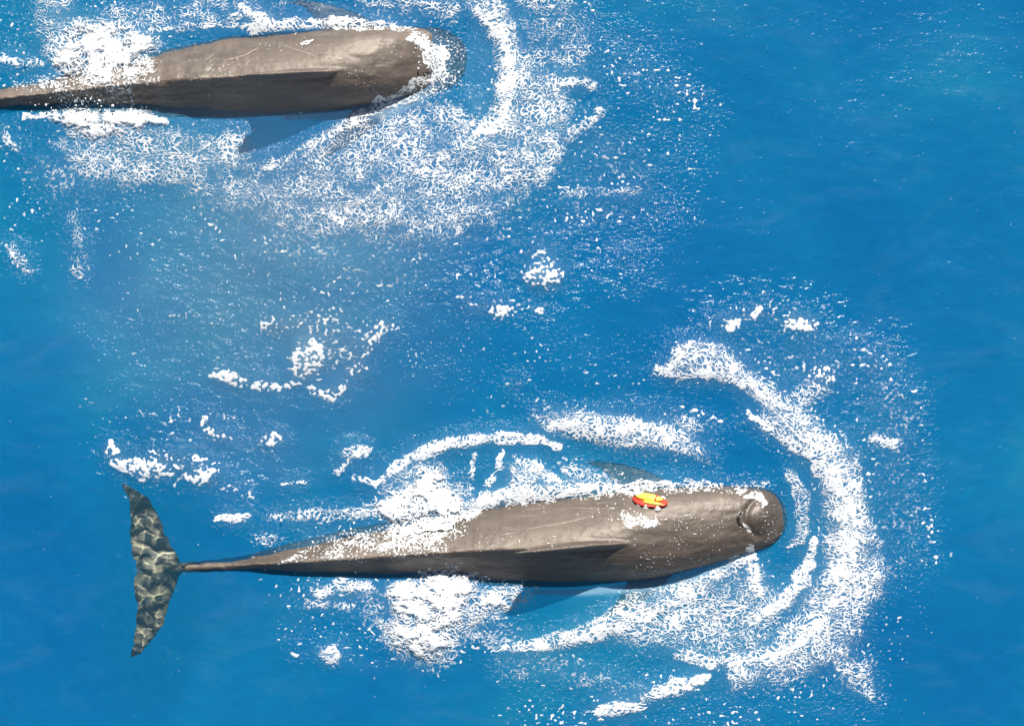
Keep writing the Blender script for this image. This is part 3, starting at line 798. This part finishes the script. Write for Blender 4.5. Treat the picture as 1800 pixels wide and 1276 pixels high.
N = np.maximum(worm, worm2 * 1.15) + .07 * fine + .12 * clus
samp = np.sort(rng.choice(N.ravel(), 40000, replace=False))
RANK = (np.searchsorted(samp, N.ravel()) / 40000.0).reshape(N.shape).astype(np.float32)
spk = perlin(FX * 34 + 9, FY * 34) + .4 * perlin(FX * 17 + 5, FY * 17 + 2) + .5 * clus
samp = np.sort(rng.choice(spk.ravel(), 40000, replace=False))
SPK0 = spk
SPK = (np.searchsorted(samp, spk.ravel()) / 40000.0).reshape(N.shape).astype(np.float32)
edge = fbm(FX * 7 + 50, FY * 9 - 20, 5) * 1.15 + .35 * fbm(FX * 2.3, FY * 3.1 + 8, 3)
lump = fbm(FX * 6, FY * 6, 5); lump2 = np.abs(fbm(FX * 14, FY * 14, 3))

fields = []
for nm, lb, ct, fn, hs, onw in GROUPS:
    F = Field(FPX, FPY); F.PX, F.PY = (FPX, FPY)
    F.warp = (WPX, WPY); fn(F)
    Dd = np.clip(F.D * (1 + (.85 if nm == 'splash' else .6) * edge) * (1.12 if nm == 'splash' else 1), 0, 1)
    fields.append(Dd)
ALL = np.stack(fields)
OWN = ALL.argmax(0)
D = ALL.max(0)
del ALL
# coverage -> signed field, sparse areas break into round flecks
ISPL = np.isin(OWN, [i for i, g in enumerate(GROUPS) if g[0] == 'splash'])
IGLI = np.isin(OWN, [i for i, g in enumerate(GROUPS) if g[0] == 'glint_foam'])
ISSK = np.isin(OWN, [i for i, g in enumerate(GROUPS) if g[0] == 'skin_foam'])
skn = perlin(FX * 62, FY * 62) + .3 * clus
samp = np.sort(rng.choice(skn.ravel(), 40000, replace=False))
SPK = np.where(ISSK, (np.searchsorted(samp, skn.ravel()) / 40000.0).reshape(N.shape), SPK)
cov = np.clip(D * np.where(IGLI, .80, np.where(ISPL, 1.08, .98)), 0, 1) ** 1.22
cov = np.where(IGLI, cov * (.72 + .28 * sstep(.9, 1.0, D)), cov)
mixw = np.where(ISSK, sstep(.3, .7, D), sstep(.10, .35, D))
mixw = np.where(IGLI, mixw * .25, mixw)
base = RANK * mixw + SPK * (1 - mixw)
f = base - (1 - cov) + np.where(ISPL, .26 * sstep(.72, 1.0, D), 0)
f[D < .002] = -1
gy_, gx_ = np.gradient(f, STEP)
g2 = gx_**2 + gy_**2 + 1e-6
# pull the rim vertices onto the zero line
stepx = np.clip(-f * gx_ / g2, -STEP * .8, STEP * .8); stepy = np.clip(-f * gy_ / g2, -STEP * .8, STEP * .8)
SOFT = np.where(ISPL, .24, .10)
sparse = D < .12
neg = (f < 0) & sparse
VX = FX + np.where(neg, stepx, 0); VY = FY + np.where(neg, stepy, 0)
pos = f > np.where(sparse, 0, -SOFT)
cell = (pos[:-1, :-1].astype(np.int8) + pos[1:, :-1] + pos[:-1, 1:] + pos[1:, 1:]) >= 2
SW = swell(VX, VY) + ridge(VX, VY)
shape = FX.shape
idx = np.arange(FX.size).reshape(shape)
for gi, (nm, lb, ct, fn, hs, onw) in enumerate(GROUPS):
    own = cell & (OWN[:-1, :-1] == gi)
    if not own.any(): continue
    q = np.stack([idx[:-1, :-1][own], idx[:-1, 1:][own], idx[1:, 1:][own], idx[1:, :-1][own]], -1)
    uni, inv = np.unique(q, return_inverse=True)
    x, y = VX.ravel()[uni], VY.ravel()[uni]
    fv = np.clip(f.ravel()[uni], 0, 1); Dv = D.ravel()[uni]
    z = SW.ravel()[uni].copy()
    tz = np.full(len(x), -9.0)
    near = (((y > wy(1045)) & (y < wy(840))) | ((y > wy(215)) & (y < wy(40))))
    for i in np.where(near)[0]:
        h = top_z(float(x[i]), float(y[i]))
        if h is not None: tz[i] = h[0].z
    z = np.maximum(z, tz)
    l1, l2 = lump.ravel()[uni], lump2.ravel()[uni]
    if nm == 'splash':
        core = sstep(.2, 1.05, Dv) ** 1.3
        hgt = .003 + np.minimum(fv * 3, 1) * (.004 + .003 * l2 + hs * core * (.8 + .25 * l1))
    else:
        hgt = .003 + hs * np.minimum(fv * 5, 1) ** .6 * (.2 + .35 * np.clip(l1 + .4, 0, 1.2))
    hgt[f.ravel()[uni] < 0] = .0015
    hgt = np.maximum(hgt, .0015)
    o = mesh_obj(nm, np.stack([x, y, z + hgt], -1), inv.reshape(-1, 4), M_FOAM)
    a = o.data.attributes.new('thickness', 'FLOAT', 'POINT')
    fr_ = f.ravel()[uni]
    th = np.where(sparse.ravel()[uni], sstep(-.004, .02, fr_), sstep(-SOFT.ravel()[uni], np.where(IGLI.ravel()[uni], .10, .30), fr_))
    a.data.foreach_set('value', th.astype(np.float32))
    tag(o, lb, ct, 'stuff')

# ------------------------------------------------------------------ drops thrown up by the splashes
def drops(label, spots):
    bm = bmesh.new()
    for (px, py, rx, ry, n, zt) in spots:
        for _ in range(n):
            a, r_ = random.uniform(0, 2 * math.pi), abs(random.gauss(0, .62))
            z = .06 + zt * random.random() ** 1.6 * max(.25, 1 - r_ * .6)
            x, y = float(wx(px + rx * r_ * math.cos(a))), float(wy(py + ry * r_ * math.sin(a)))
            r = random.choice((.003, .004, .005, .006, .007, .009)) * random.uniform(.7, 1.2)
            bmesh.ops.create_icosphere(bm, subdivisions=1, radius=r, matrix=Matrix.Translation((x, y, z)) @ Matrix.Diagonal((1, random.uniform(.8, 1.5), 1, 1)))
    me = bpy.data.meshes.new('spray_drops'); bm.to_mesh(me); bm.free()
    me.polygons.foreach_set('use_smooth', np.ones(len(me.polygons), bool)); me.materials.append(M_DROP)
    o = bpy.data.objects.new('spray_drops', me); COL.objects.link(o)
    tag(o, label, 'spray', 'stuff')
drops('white drops flung up round the splashes of the tagged whale', [(745, 880, 95, 60, 110, .2), (640, 940, 120, 30, 130, .1), (775, 1070, 120, 80, 120, .2), (1130, 910, 40, 20, 30, .1)])
drops('white drops flung up round the splash of the untagged whale', [(190, 100, 120, 80, 140, .22), (150, 180, 120, 40, 160, .12), (760, 110, 60, 60, 90, .1)])

# ------------------------------------------------------------------ drifting blow mist over the water between the whales
M_MIST, nt, out = new_mat('blow_mist')
tc = node(nt, 'ShaderNodeTexCoord')
n = node(nt, 'ShaderNodeTexNoise', {'Vector': tc.outputs['Object'], 'Scale': 1.6, 'Detail': 3.0})
ln = node(nt, 'ShaderNodeVectorMath', {0: tc.outputs['Object']}, operation='LENGTH')
fall = node(nt, 'ShaderNodeMapRange', {'Value': ln.outputs['Value'], 'From Min': 1.0, 'From Max': .15, 'To Min': 0.0, 'To Max': 1.0})
nd = node(nt, 'ShaderNodeMapRange', {'Value': n.outputs[0], 'From Min': .35, 'From Max': .7, 'To Min': .25, 'To Max': 1.0})
dn = node(nt, 'ShaderNodeMath', {0: fall.outputs[0], 1: nd.outputs[0]}, operation='MULTIPLY')
dm = node(nt, 'ShaderNodeMath', {0: dn.outputs[0], 1: .42}, operation='MULTIPLY')
pv = node(nt, 'ShaderNodeVolumePrincipled', {'Color': (.95, .95, .95, 1), 'Density': dm.outputs[0], 'Anisotropy': .1})
nt.links.new(pv.outputs[0], out.inputs['Volume'])
def mist(px, py, rx, ry, rz, rot):
    bm = bmesh.new(); bmesh.ops.create_icosphere(bm, subdivisions=3, radius=1)
    me = bpy.data.meshes.new('mist'); bm.to_mesh(me); bm.free(); me.materials.append(M_MIST)
    o = bpy.data.objects.new('mist', me); COL.objects.link(o)
    o.location = (float(wx(px)), float(wy(py)), rz + .06); o.scale = (rx, ry, rz); o.rotation_euler = (0, 0, rot)
    return o
tag(mist(490, 500, 1.75, 1.9, .55, .5), 'thin pale veil of blow mist drifting over the water between the whales', 'mist', 'stuff')
